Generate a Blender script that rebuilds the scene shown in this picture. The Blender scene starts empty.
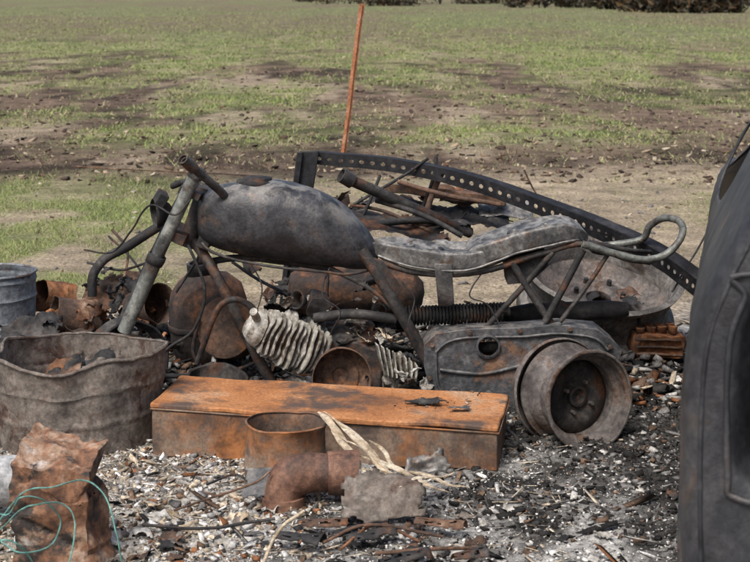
import bpy, bmesh, math, random
import numpy as np
from mathutils import Vector, Matrix, noise, Euler
random.seed(7); rng=np.random.default_rng(7)
scn=bpy.context.scene
H=1.62; F=1500.0
def P(u,v,d):      # survey helper: bearing / drop / range -> metres
    return Vector(((u-375)*d/F, d, H-(v+5)*d/F))
# ------------------------------------------------------------ numpy noise
def _h(i,j,s):
    a=np.sin(i*127.1+j*311.7+s*74.7)*43758.5453
    return a-np.floor(a)
def vn(x,y,s=0):
    i=np.floor(x);j=np.floor(y);fx=x-i;fy=y-j
    fx=fx*fx*(3-2*fx);fy=fy*fy*(3-2*fy)
    return (_h(i,j,s)*(1-fx)+_h(i+1,j,s)*fx)*(1-fy)+(_h(i,j+1,s)*(1-fx)+_h(i+1,j+1,s)*fx)*fy
def fbm(x,y,s=0,o=4):
    r=0;a=.5;t=0
    for k in range(o):
        r=r+a*vn(x*2**k+k*17.3,y*2**k-k*9.1,s+k);t+=a;a*=.55
    return r/t
def ss(a,b,x):
    t=np.clip((x-a)/(b-a),0,1);return t*t*(3-2*t)
def gh(x,y):
    x=np.asarray(x,dtype=float);y=np.asarray(y,dtype=float)
    near=1-ss(7.5,9.5,y)
    mound=0.14*np.exp(-((x-.1)/1.25)**2-((y-6.75)/.42)**2)
    mound=mound+0.05*np.exp(-((x-.95)/.5)**2-((y-6.1)/.4)**2)
    z=mound+near*(.035*(fbm(x*3,y*3,3)-.5)+.03*(fbm(x*14,y*14,5)-.5))
    z=z+ss(8,14,y)*(.10*(fbm(x*.7,y*.7,8)-.5))+ss(20,60,y)*.25*(fbm(x*.1,y*.1,9)-.5)
    return z
# ------------------------------------------------------------ materials
def new_mat(name):
    m=bpy.data.materials.new(name);m.use_nodes=True
    nt=m.node_tree;b=nt.nodes['Principled BSDF'];return m,nt,b
def N(nt,t,**k):
    n=nt.nodes.new(t)
    for a,v in k.items(): setattr(n,a,v)
    return n
def coords(nt):
    tc=N(nt,'ShaderNodeTexCoord');oi=N(nt,'ShaderNodeObjectInfo')
    mu=N(nt,'ShaderNodeMath',operation='MULTIPLY');mu.inputs[1].default_value=37
    nt.links.new(oi.outputs['Random'],mu.inputs[0])
    ad=N(nt,'ShaderNodeVectorMath',operation='ADD')
    nt.links.new(tc.outputs['Object'],ad.inputs[0]);nt.links.new(mu.outputs[0],ad.inputs[1])
    return ad.outputs[0]
def noise_n(nt,vec,sc,det=4,rough=.6,dist=0):
    n=N(nt,'ShaderNodeTexNoise');n.inputs['Scale'].default_value=sc;n.inputs['Detail'].default_value=det
    n.inputs['Roughness'].default_value=rough;n.inputs['Distortion'].default_value=dist
    nt.links.new(vec,n.inputs['Vector']);return n.outputs['Fac']
def ramp(nt,fac,stops):
    r=N(nt,'ShaderNodeValToRGB');e=r.color_ramp.elements
    while len(e)<len(stops): e.new(.5)
    for i,(p,c) in enumerate(stops):
        e[i].position=p;e[i].color=(*c,1) if not isinstance(c,float) else (c,c,c,1)
    nt.links.new(fac,r.inputs[0]);return r.outputs[0]
def mix(nt,fac,a,b,mode='MIX'):
    m=N(nt,'ShaderNodeMix',data_type='RGBA',blend_type=mode)
    if isinstance(fac,float): m.inputs[0].default_value=fac
    else: nt.links.new(fac,m.inputs[0])
    for s,i in ((a,6),(b,7)):
        if isinstance(s,tuple): m.inputs[i].default_value=(*s,1)
        else: nt.links.new(s,m.inputs[i])
    return m.outputs[2]
def burnt(name,stops,scale=7,rough=.75,metal=0.,bump=.35,dust=None,rust=None,fine=45,contrast=.5,soot=None):
    m,nt,b=new_mat(name);v=coords(nt)
    st=[(.5+(p-.53)*.68,c) for p,c in stops]
    c=ramp(nt,noise_n(nt,v,scale,6,.68,.3),st)
    f2=ramp(nt,noise_n(nt,v,fine,4,.75),[(.36,1-contrast),(.64,1.0+contrast*.4)])
    c=mix(nt,1.0,c,f2,'MULTIPLY')
    if rust:
        col,lo,hi,rs=rust
        k=ramp(nt,noise_n(nt,v,rs,6,.72,.4),[(lo-.03,0.0),(hi-.06,1.0)])
        rc=ramp(nt,noise_n(nt,v,rs*6,3,.7),[(.38,tuple(x*.35 for x in col)),(.62,col)])
        c=mix(nt,k,c,rc)
    if soot:
        col,lo,hi,rs=soot
        c=mix(nt,ramp(nt,noise_n(nt,v,rs,6,.7,.1),[(lo,0.0),(hi,.9)]),c,col)
    if dust:
        col,amt=dust
        g=N(nt,'ShaderNodeNewGeometry');sp=N(nt,'ShaderNodeSeparateXYZ');nt.links.new(g.outputs['Normal'],sp.inputs[0])
        up=ramp(nt,sp.outputs['Z'],[(.25,0.0),(.95,1.0)])
        dn=ramp(nt,noise_n(nt,v,scale*2.2,5,.7,.3),[(.45,0.0),(.62,1.0)])
        mm=N(nt,'ShaderNodeMath',operation='MULTIPLY');nt.links.new(up,mm.inputs[0]);nt.links.new(dn,mm.inputs[1])
        m2=N(nt,'ShaderNodeMath',operation='MULTIPLY');nt.links.new(mm.outputs[0],m2.inputs[0]);m2.inputs[1].default_value=amt
        c=mix(nt,m2.outputs[0],c,col)
    nt.links.new(c,b.inputs['Base Color'])
    b.inputs['Roughness'].default_value=rough;b.inputs['Metallic'].default_value=metal
    bp=N(nt,'ShaderNodeBump');bp.inputs['Strength'].default_value=bump;bp.inputs['Distance'].default_value=.008
    nt.links.new(noise_n(nt,v,fine*1.3,5,.75),bp.inputs['Height']);nt.links.new(bp.outputs[0],b.inputs['Normal'])
    return m
M_tank=burnt('scorched_tank_paint',[(.3,(.018,.018,.021)),(.48,(.045,.046,.052)),(.64,(.08,.082,.09)),(.82,(.19,.185,.18))],5,.42,.2,.3,dust=((.42,.40,.36),.6),rust=((.15,.09,.055),.56,.70,5),fine=70,contrast=.4,soot=((.02,.02,.021),.54,.62,9))
M_frame=burnt('burnt_frame_steel',[(.3,(.018,.018,.019)),(.55,(.046,.043,.042)),(.78,(.12,.11,.10))],9,.7,.2,.4,rust=((.15,.07,.038),.52,.68,8))
M_seat=burnt('seat_pan_steel',[(.3,(.045,.045,.048)),(.5,(.11,.11,.11)),(.72,(.26,.255,.24))],8,.45,.3,.25,dust=((.47,.45,.41),.65),rust=((.14,.085,.055),.58,.72,9),fine=70)
M_dark=burnt('charred_steel',[(.3,(.012,.012,.013)),(.55,(.032,.031,.032)),(.78,(.09,.085,.08))],9,.75,.15,.4,rust=((.12,.055,.03),.6,.74,7))
M_angle=burnt('blackened_angle_iron',[(.3,(.012,.012,.014)),(.6,(.026,.026,.03)),(.8,(.06,.058,.06))],9,.55,.3,.3)
M_rust=burnt('heavy_rust',[(.3,(.05,.025,.016)),(.48,(.14,.06,.03)),(.64,(.32,.13,.05)),(.82,(.42,.25,.15))],7,.9,0.,.6)
M_brown=burnt('brown_rust',[(.3,(.035,.025,.021)),(.5,(.09,.056,.04)),(.66,(.17,.095,.06)),(.82,(.3,.21,.15))],6,.88,0.,.6,rust=((.3,.12,.045),.6,.72,5))
M_bottle=burnt('scorched_bottle_rust',[(.3,(.025,.019,.017)),(.5,(.07,.042,.03)),(.66,(.17,.075,.036)),(.84,(.2,.16,.13))],6,.85,0.,.5,rust=((.035,.03,.03),.48,.64,4))
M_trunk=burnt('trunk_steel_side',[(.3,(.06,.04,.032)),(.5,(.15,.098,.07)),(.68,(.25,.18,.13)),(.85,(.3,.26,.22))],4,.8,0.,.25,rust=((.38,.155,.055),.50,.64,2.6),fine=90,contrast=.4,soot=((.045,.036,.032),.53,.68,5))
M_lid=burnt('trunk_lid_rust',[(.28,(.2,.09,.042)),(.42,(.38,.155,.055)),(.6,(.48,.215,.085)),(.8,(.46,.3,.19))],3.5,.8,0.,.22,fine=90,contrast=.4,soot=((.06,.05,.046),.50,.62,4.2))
M_drum=burnt('scorched_drum_steel',[(.3,(.065,.055,.048)),(.48,(.17,.145,.125)),(.66,(.29,.26,.225)),(.85,(.42,.39,.35))],5,.8,0.,.35,rust=((.09,.05,.035),.5,.68,5))
M_blue=burnt('faded_blue_drum',[(.3,(.1,.115,.13)),(.6,(.19,.21,.235)),(.8,(.3,.31,.33))],5,.7,0.,.3,rust=((.12,.07,.05),.58,.7,6))
M_alu=burnt('melted_aluminium',[(.3,(.08,.07,.06)),(.48,(.24,.22,.19)),(.66,(.45,.43,.385)),(.85,(.6,.58,.54))],15,.8,.0,.9,rust=((.13,.09,.065),.52,.66,10))
M_fin=burnt('cylinder_fin_aluminium',[(.3,(.16,.145,.12)),(.48,(.38,.36,.31)),(.66,(.56,.54,.49))],12,.6,.0,.6,rust=((.18,.13,.09),.58,.7,9))
M_fork=burnt('fork_tube_steel',[(.3,(.08,.085,.08)),(.5,(.17,.18,.165)),(.7,(.28,.29,.265))],6,.5,.3,.3,rust=((.1,.06,.04),.54,.68,8),soot=((.03,.03,.03),.56,.66,7))
M_rim=burnt('burnt_wheel_steel',[(.3,(.055,.048,.046)),(.5,(.13,.115,.108)),(.7,(.26,.235,.22))],7,.65,.1,.4,rust=((.13,.08,.055),.52,.68,7))
M_oldrim=burnt('tractor_rim_steel',[(.3,(.08,.074,.07)),(.5,(.17,.16,.15)),(.7,(.28,.265,.25))],6,.75,.0,.4,rust=((.07,.05,.04),.56,.7,4))
M_case=burnt('gear_casing',[(.3,(.038,.04,.045)),(.5,(.08,.083,.09)),(.72,(.17,.17,.175))],8,.55,.2,.45,dust=((.34,.31,.27),.6),rust=((.2,.11,.065),.62,.74,5))
M_ash=burnt('ash_sheet',[(.3,(.2,.19,.17)),(.5,(.46,.44,.4)),(.7,(.68,.66,.62))],14,1.,0.,.8)
M_wood=burnt('splintered_wood',[(.3,(.27,.2,.12)),(.5,(.52,.42,.3)),(.7,(.7,.62,.49))],12,.95,0.,.6)
M_terra=burnt('fired_clay_pipe',[(.3,(.07,.04,.03)),(.5,(.17,.085,.055)),(.75,(.29,.165,.11))],6,.7,0.,.4)
M_car=burnt('burnt_car_panel',[(.3,(.018,.018,.021)),(.5,(.04,.041,.047)),(.68,(.075,.075,.08)),(.84,(.16,.15,.14))],4,.5,.25,.35,dust=((.22,.2,.18),.4),rust=((.12,.08,.06),.6,.76,4),contrast=.35)
M_stake=burnt('orange_stake',[(.3,(.3,.12,.06)),(.6,(.5,.22,.11)),(.8,(.52,.32,.22))],9,.85)
M_cord=burnt('teal_cord',[(.3,(.08,.26,.23)),(.7,(.2,.42,.36))],20,.6)
M_white=burnt('whitewashed_pipe',[(.3,(.3,.31,.32)),(.7,(.5,.51,.52))],6,.8)
# ------------------------------------------------------------ mesh helpers
def empty(name,loc):
    e=bpy.data.objects.new(name,None);scn.collection.objects.link(e);e.location=loc;e.empty_display_size=.1;return e
def mk(name,verts,faces,mat,parent=None,smooth=True,bevel=0,solid=0,angle=35,dent=0,dsc=6):
    V=[Vector(v) for v in verts]
    if dent:
        V=[v+noise.noise_vector(v*dsc)*dent+noise.noise_vector(v*dsc*3.1)*dent*.35 for v in V]
    c=sum(V,Vector())/len(V)
    me=bpy.data.meshes.new(name);me.from_pydata([v-c for v in V],[],faces)
    bm=bmesh.new();bm.from_mesh(me);bmesh.ops.remove_doubles(bm,verts=bm.verts,dist=1e-5)
    bmesh.ops.recalc_face_normals(bm,faces=bm.faces);bm.to_mesh(me);bm.free()
    me.materials.append(mat)
    if smooth:
        me.shade_smooth()
        try: me.set_sharp_from_angle(angle=math.radians(angle))
        except Exception: pass
    o=bpy.data.objects.new(name,me);scn.collection.objects.link(o)
    if parent:
        o.parent=parent;o.matrix_parent_inverse=Matrix.Translation(-parent.location)
    o.location=c
    if solid:
        s=o.modifiers.new('s','SOLIDIFY');s.thickness=solid;s.offset=0
    if bevel:
        b=o.modifiers.new('b','BEVEL');b.width=bevel;b.segments=2;b.limit_method='ANGLE';b.angle_limit=math.radians(40)
    return o
def catmull(pts,n):
    pts=[np.array(p,dtype=float) for p in pts]
    if len(pts)<3 or n<2:
        if n<2: return pts
        return [pts[0]+(pts[-1]-pts[0])*t for t in np.linspace(0,1,n*2)]
    out=[];Q=[2*pts[0]-pts[1]]+pts+[2*pts[-1]-pts[-2]]
    for i in range(1,len(Q)-2):
        for k in range(n):
            t=k/n;p0,p1,p2,p3=Q[i-1:i+3]
            out.append(.5*((2*p1)+(-p0+p2)*t+(2*p0-5*p1+4*p2-p3)*t*t+(-p0+3*p1-3*p2+p3)*t**3))
    out.append(pts[-1]);return out
def sweep_geo(pts,r,seg=12,n=6,hollow=0,squash=1.,deep=1.2):
    rs=r if isinstance(r,(list,tuple)) else [r]*len(pts)
    Q=catmull([np.append(np.array(p),q) for p,q in zip(pts,rs)],n)
    C=[Vector(q[:3]) for q in Q];R=[float(q[3]) for q in Q]
    V=[];Fc=[];up=None
    for i,c in enumerate(C):
        t=(C[min(i+1,len(C)-1)]-C[max(i-1,0)]).normalized()
        if up is None:
            up=Vector((0,0,1)) if abs(t.z)<.9 else Vector((0,1,0))
        a=(up-t*up.dot(t)).normalized();b=t.cross(a);up=a
        for k in range(seg):
            an=2*math.pi*k/seg;V.append(c+(a*math.cos(an)*squash+b*math.sin(an))*R[i])
    L=len(C)
    for i in range(L-1):
        for k in range(seg):
            k2=(k+1)%seg;Fc.append((i*seg+k,i*seg+k2,(i+1)*seg+k2,(i+1)*seg+k))
    if hollow:
        for e,(i,sg) in enumerate(((0,1),(L-1,-1))):
            ring=V[i*seg:(i+1)*seg];c=C[i];t=(C[1]-C[0]).normalized() if i==0 else (C[-1]-C[-2]).normalized()
            base=len(V)
            for v in ring: V.append(c+(v-c)*(1-hollow/R[i]))
            for v in ring: V.append(c+(v-c)*(1-hollow/R[i])*.9+t*sg*R[i]*deep)
            for k in range(seg):
                k2=(k+1)%seg
                Fc.append((i*seg+k,i*seg+k2,base+k2,base+k));Fc.append((base+k,base+k2,base+seg+k2,base+seg+k))
            Fc.append(tuple(base+seg+k for k in range(seg)))
    else:
        Fc.append(tuple(range(seg)));Fc.append(tuple((L-1)*seg+k for k in range(seg)))
    return V,Fc
def tube(name,pts,r,mat,parent=None,**k):
    dent=k.pop('dent',.002);dsc=k.pop('dsc',14)
    V,Fc=sweep_geo(pts,r,**k);return mk(name,V,Fc,mat,parent,dent=dent,dsc=dsc,angle=50)
def lathe_geo(prof,c,axis,seg=40,a0=0,a1=2*math.pi):
    ax=Vector(axis).normalized();x=(Vector((0,0,1)) if abs(ax.z)<.9 else Vector((1,0,0)));x=(x-ax*x.dot(ax)).normalized();y=ax.cross(x)
    V=[];Fc=[];m=len(prof);full=abs(a1-a0-2*math.pi)<1e-6;ns=seg if full else seg+1
    for k in range(ns):
        an=a0+(a1-a0)*k/seg
        for r,h in prof: V.append(Vector(c)+ax*h+(x*math.cos(an)+y*math.sin(an))*r)
    for k in range(seg):
        k2=(k+1)%ns
        for j in range(m-1): Fc.append((k*m+j,k*m+j+1,k2*m+j+1,k2*m+j))
    return V,Fc
def lathe(name,prof,c,axis,mat,parent=None,seg=40,solid=.004,dent=.004,dsc=7,a0=0,a1=2*math.pi,smooth=True):
    V,Fc=lathe_geo(prof,c,axis,seg,a0,a1);return mk(name,V,Fc,mat,parent,solid=solid,dent=dent,dsc=dsc,angle=40)
def hexa_geo(c,n=(6,6,6)):
    c=[Vector(p) for p in c];V=[];Fc=[]
    def pt(a,b,g):
        lo=(c[0]*(1-a)+c[1]*a)*(1-b)+(c[3]*(1-a)+c[2]*a)*b
        hi=(c[4]*(1-a)+c[5]*a)*(1-b)+(c[7]*(1-a)+c[6]*a)*b
        return lo*(1-g)+hi*g
    for ax in range(3):
        o=[i for i in range(3) if i!=ax]
        for side in (0,1):
            nu,nv=n[o[0]],n[o[1]];b=len(V)
            for i in range(nu+1):
                for j in range(nv+1):
                    q=[0,0,0];q[ax]=side;q[o[0]]=i/nu;q[o[1]]=j/nv;V.append(pt(*q))
            for i in range(nu):
                for j in range(nv):
                    Fc.append((b+i*(nv+1)+j,b+(i+1)*(nv+1)+j,b+(i+1)*(nv+1)+j+1,b+i*(nv+1)+j+1))
    return V,Fc
def hexa(name,c,mat,parent=None,n=(6,6,6),dent=.003,dsc=8,bevel=.004):
    V,Fc=hexa_geo(c,n);return mk(name,V,Fc,mat,parent,dent=dent,dsc=dsc,bevel=bevel,angle=40)
def box(name,c,s,mat,parent=None,rot=(0,0,0),n=(3,3,3),dent=.002,dsc=9,bevel=.003):
    R=Euler([math.radians(a) for a in rot]).to_matrix();c=Vector(c)
    q=[(-1,-1,-1),(1,-1,-1),(1,1,-1),(-1,1,-1),(-1,-1,1),(1,-1,1),(1,1,1),(-1,1,1)]
    return hexa(name,[c+R@Vector((a*s[0]/2,b*s[1]/2,g*s[2]/2)) for a,b,g in q],mat,parent,n,dent,dsc,bevel)
def crumple(name,c,ux,uy,mat,parent=None,n=22,amp=.04,sc=9,torn=.3,solid=.002,seed=0):
    c=Vector(c);ux=Vector(ux);uy=Vector(uy);nz=ux.cross(uy).normalized();V=[];Fc=[];off=Vector((seed*3.7,seed*1.3,0))
    for i in range(n+1):
        for j in range(n+1):
            a=i/n-.5;b=j/n-.5;p=c+ux*a+uy*b
            q=noise.noise(p*sc+off);q2=abs(noise.noise(p*sc*2.3+off));q3=noise.noise(p*sc*6+off)
            V.append(p+nz*amp*(q*1.2+q2*.9+q3*.2)+noise.noise_vector(p*sc+off)*amp*.5)
    for i in range(n):
        for j in range(n):
            a=abs(i/n-.5+.5/n)*2;b=abs(j/n-.5+.5/n)*2;e=max(a,b)
            t=noise.noise(Vector((i*.31,j*.31,seed*5.1)))*.5+.5
            if e>1-torn and t<(e-(1-torn))/torn*.85: continue
            Fc.append((i*(n+1)+j,(i+1)*(n+1)+j,(i+1)*(n+1)+j+1,i*(n+1)+j+1))
    o=mk(name,V,Fc,mat,parent,solid=solid,angle=180);return o
def plate(name,uv,d,thick,mat,parent=None,holes=(),bevel=.003,skirt=0,dent=.002):
    bm=bmesh.new();E=[]
    def loop(pts):
        vs=[bm.verts.new(p) for p in pts];return [bm.edges.new((vs[i],vs[(i+1)%len(vs)])) for i in range(len(vs))]
    o=loop([P(u,v,d) for i,(u,v) in enumerate(uv)]);E+=o
    for (u,v,r) in holes: E+=loop([P(u+r*math.cos(a),v+r*math.sin(a),d) for a in np.linspace(0,2*math.pi,18,endpoint=False)])
    bmesh.ops.triangle_fill(bm,edges=E,use_beauty=True)
    if skirt:
        r=bmesh.ops.extrude_edge_only(bm,edges=o)
        for g in r['geom']:
            if isinstance(g,bmesh.types.BMVert): g.co.y+=skirt
    V=[v.co.copy() for v in bm.verts];bm.verts.index_update();Fc=[tuple(v.index for v in f.verts) for f in bm.faces];bm.free()
    return mk(name,V,Fc,mat,parent,solid=thick,bevel=bevel,dent=dent,angle=30)
def loft(name,secs,d,mat,parent=None,seg=28,n=4,ex=2.6,dent=.003,dsc=7,dish=0):
    S=catmull([np.array(s,dtype=float) for s in secs],n);V=[];Fc=[]
    for u,vt,vb,w in S:
        zt=P(u,vt,d).z;zb=P(u,vb,d).z;cz=(zt+zb)/2;hz=abs(zt-zb)/2;x=P(u,0,d).x
        for k in range(seg):
            a=2*math.pi*k/seg;ca,sa=math.cos(a),math.sin(a)
            yy=math.copysign(abs(ca)**(2/ex),ca)*w;zz=math.copysign(abs(sa)**(2/ex),sa)*hz
            if dish and zz>0: zz-=dish*max(0,1-(abs(yy)/(w*.78))**4)
            V.append(Vector((x,d+yy,cz+zz)))
    L=len(S)
    for i in range(L-1):
        for k in range(seg):
            k2=(k+1)%seg;Fc.append((i*seg+k,i*seg+k2,(i+1)*seg+k2,(i+1)*seg+k))
    Fc.append(tuple(range(seg)));Fc.append(tuple((L-1)*seg+k for k in range(seg)))
    return mk(name,V,Fc,mat,parent,dent=dent,dsc=dsc,angle=50)
def npmesh(name,V,Fq,mat,col=None,smooth=False,quads=True):
    k=4 if quads else 3
    me=bpy.data.meshes.new(name);nv=len(V);nf=len(Fq)
    me.vertices.add(nv);me.vertices.foreach_set('co',np.asarray(V,dtype=np.float32).ravel())
    me.loops.add(nf*k);me.loops.foreach_set('vertex_index',np.asarray(Fq,dtype=np.int32).ravel())
    me.polygons.add(nf);me.polygons.foreach_set('loop_start',np.arange(0,nf*k,k,dtype=np.int32))
    me.polygons.foreach_set('loop_total',np.full(nf,k,dtype=np.int32))
    if smooth: me.polygons.foreach_set('use_smooth',np.ones(nf,dtype=bool))
    me.update(calc_edges=True);me.validate()
    if col is not None:
        a=me.color_attributes.new('Col','FLOAT_COLOR','POINT')
        c4=np.ones((nv,4),dtype=np.float32);c4[:,:3]=col;a.data.foreach_set('color',c4.ravel())
    me.materials.append(mat)
    o=bpy.data.objects.new(name,me);scn.collection.objects.link(o);return o
def lerp(a,b,t): return a+(b-a)*t[:,None]
# ------------------------------------------------------------ ground
def axis_pts(dense,hi,ratio,step):
    out=[];p=dense;s=step
    while p<hi: p+=s;s=max(step,p*(ratio-1));out.append(p)
    return out
xr=axis_pts(2.4,430,1.024,.025)
xs=np.array([-a for a in xr[::-1]]+list(np.arange(-2.4,2.401,.022))+xr)
ys=np.array(list(np.linspace(-60,1.5,30))+list(np.arange(1.6,8.6,.022))+axis_pts(8.6,900,1.010,.022))
X,Y=np.meshgrid(xs,ys);x=X.ravel();y=Y.ravel();z=gh(x,y)
def greenmask(x,y):
    lawn=ss(7.9,8.8,y+1.2*(fbm(x*.9,y*.9,21)-.5))*(1-ss(12.0,14.2,y+1.5*(fbm(x*.5,y*.5,22)-.5)))*(1-ss(-1.6,-.2,x/np.maximum(y,1)*9+2.0*(fbm(x,y,23)-.5)))
    lawn=lawn*ss(.24,.45,fbm(x*1.6,y*1.0,24))
    right=ss(9,10.5,y)*(1-ss(12.5,14,y))*.3*ss(.5,.65,fbm(x*1.2,y*.8,29))
    p=ss(.45,.61,fbm(x*.42,y*.13,25,5))*ss(14.5,18,y)*.85
    p2=ss(.47,.58,fbm(x*1.3,y*.35,26,4))*ss(15,19,y)*.5
    far=ss(28,55,y)*.5
    return np.clip(np.maximum.reduce([lawn,right,p,p2])+far*(.6+.8*fbm(x*.12,y*.03,27)),0,1)
gm=greenmask(x,y)
n1=fbm(x*.5,y*.3,31,5);n2=fbm(x*2.2,y*1.6,32,4)
tan=np.array([.42,.345,.25]);brn=np.array([.19,.138,.103]);dkb=np.array([.06,.044,.036]);grn=np.array([.195,.24,.09]);yel=np.array([.33,.32,.17])
dirt=lerp(np.tile(tan,(len(x),1))*.8,tan*1.15,n2)
burn=lerp(np.tile(dkb,(len(x),1)),brn*1.2,ss(.36,.66,.5*n2+.5*fbm(x*.6,y*.2,36,5)))
burn=lerp(burn,tan*.95,ss(.56,.72,fbm(x*.9,y*.3,35,5))*.85)
bm_=ss(11.8,14.0,y+2.2*(n1-.5)-ss(0,1.6,x/np.maximum(y,1)*9)*1.2)
col=lerp(dirt,burn,bm_)
g=lerp(np.tile(grn,(len(x),1)),yel,ss(.35,.65,n2))
col=lerp(col,g,gm*.8)
farc=lerp(np.tile(np.array([.175,.185,.10]),(len(x),1)),np.array([.18,.145,.105]),ss(.42,.6,fbm(x*.15,y*.03,37,5)))
col=lerp(col,farc,ss(35,70,y)*.75)
ashm=(1-ss(7.1,8.1,y+.9*(n2-.5)))*(1-ss(2.6,3.6,np.abs(x)+.8*(n2-.5)))
a1=fbm(x*6,y*6,41,5);a2=fbm(x*1.3,y*1.6,42,4)
ash=lerp(np.tile(np.array([.06,.058,.055]),(len(x),1)),np.array([.62,.61,.585]),ss(.33,.58,a1*.65+a2*.35))
ash=lerp(ash,np.array([.44,.37,.28])*(.6+.8*a1[:,None]),(1-ss(-.9,-.1,x))*.6)
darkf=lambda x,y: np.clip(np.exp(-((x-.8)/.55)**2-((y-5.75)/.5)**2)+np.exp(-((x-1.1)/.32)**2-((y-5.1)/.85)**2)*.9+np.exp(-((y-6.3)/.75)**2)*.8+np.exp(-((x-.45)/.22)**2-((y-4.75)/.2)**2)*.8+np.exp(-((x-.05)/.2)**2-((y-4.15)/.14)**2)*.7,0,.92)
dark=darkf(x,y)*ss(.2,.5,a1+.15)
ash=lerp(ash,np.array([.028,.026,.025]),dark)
col=lerp(col,ash,ashm)
nx=len(xs);ny=len(ys)
idx=np.arange(nx*ny).reshape(ny,nx)
Fq=np.stack([idx[:-1,:-1],idx[:-1,1:],idx[1:,1:],idx[1:,:-1]],-1).reshape(-1,4)
m,nt,b=new_mat('burnt_field_soil')
at=N(nt,'ShaderNodeAttribute',attribute_name='Col');tc=N(nt,'ShaderNodeTexCoord')
f1=ramp(nt,noise_n(nt,tc.outputs['Object'],42,6,.8),[(.36,.3),(.64,1.5)])
f2=ramp(nt,noise_n(nt,tc.outputs['Object'],3.2,6,.72),[(.36,.62),(.64,1.25)])
c=mix(nt,1.0,mix(nt,1.0,at.outputs['Color'],f1,'MULTIPLY'),f2,'MULTIPLY')
nt.links.new(c,b.inputs['Base Color']);b.inputs['Roughness'].default_value=1;b.inputs['Specular IOR Level'].default_value=.1
bp=N(nt,'ShaderNodeBump');bp.inputs['Strength'].default_value=.9;bp.inputs['Distance'].default_value=.02
nt.links.new(noise_n(nt,tc.outputs['Object'],60,5,.75),bp.inputs['Height']);nt.links.new(bp.outputs[0],b.inputs['Normal'])
npmesh('ground',np.stack([x,y,z],-1),Fq,m,col,True)
# ------------------------------------------------------------ grass
mg,nt,b=new_mat('grass_blades');at=N(nt,'ShaderNodeAttribute',attribute_name='Col')
nt.links.new(at.outputs['Color'],b.inputs['Base Color']);b.inputs['Roughness'].default_value=.9;b.inputs['Specular IOR Level'].default_value=.15
def grass(name,n,y0,y1,xf,hmin,hmax,w,thr=.25,dry=0.):
    iy=rng.random(n);yy=1/(1/y0+(1/y1-1/y0)*iy)
    xx=(rng.random(n)*2-1)*xf*np.maximum(yy,8)
    gmk=greenmask(xx,yy);cl=fbm(xx*3,yy*2,51,3)
    keep=(rng.random(n)<np.clip((gmk-thr*.5),dry,1)*ss(.3,.6,cl)*1.4)&((yy>7.8))
    xx=xx[keep];yy=yy[keep];gmk=gmk[keep];k=len(xx)
    sc=(yy/10)**.6;h=(hmin+(hmax-hmin)*rng.random(k)**2.5)*sc;ww=w*sc*(.6+.8*rng.random(k))
    zz=gh(xx,yy)-.004;a=rng.random(k)*np.pi;lx=(rng.random(k)-.5)*h*2.2;ly=(rng.random(k)-.5)*h*2.2
    V=np.empty((k,3,3));V[:,0]=np.stack([xx-np.cos(a)*ww,yy-np.sin(a)*ww,zz],-1)
    V[:,1]=np.stack([xx+np.cos(a)*ww,yy+np.sin(a)*ww,zz],-1);V[:,2]=np.stack([xx+lx,yy+ly,zz+h],-1)
    t=rng.random(k);c=lerp(np.tile(np.array([.165,.235,.07]),(k,1)),np.array([.32,.345,.15]),t)
    c=lerp(c,np.array([.42,.36,.24])*(.5+.6*rng.random((k,1))),((rng.random(k)>.34+.6*gmk)*.9).astype(float))
    npmesh(name,V.reshape(-1,3),np.arange(k*3).reshape(-1,3),mg,np.repeat(c,3,0),quads=False)
grass('lawn_grass',340000,8,15,.42,.012,.04,.003,.1,.05)
grass('field_grass',330000,14,190,.42,.012,.045,.006,.35,.06)
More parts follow.
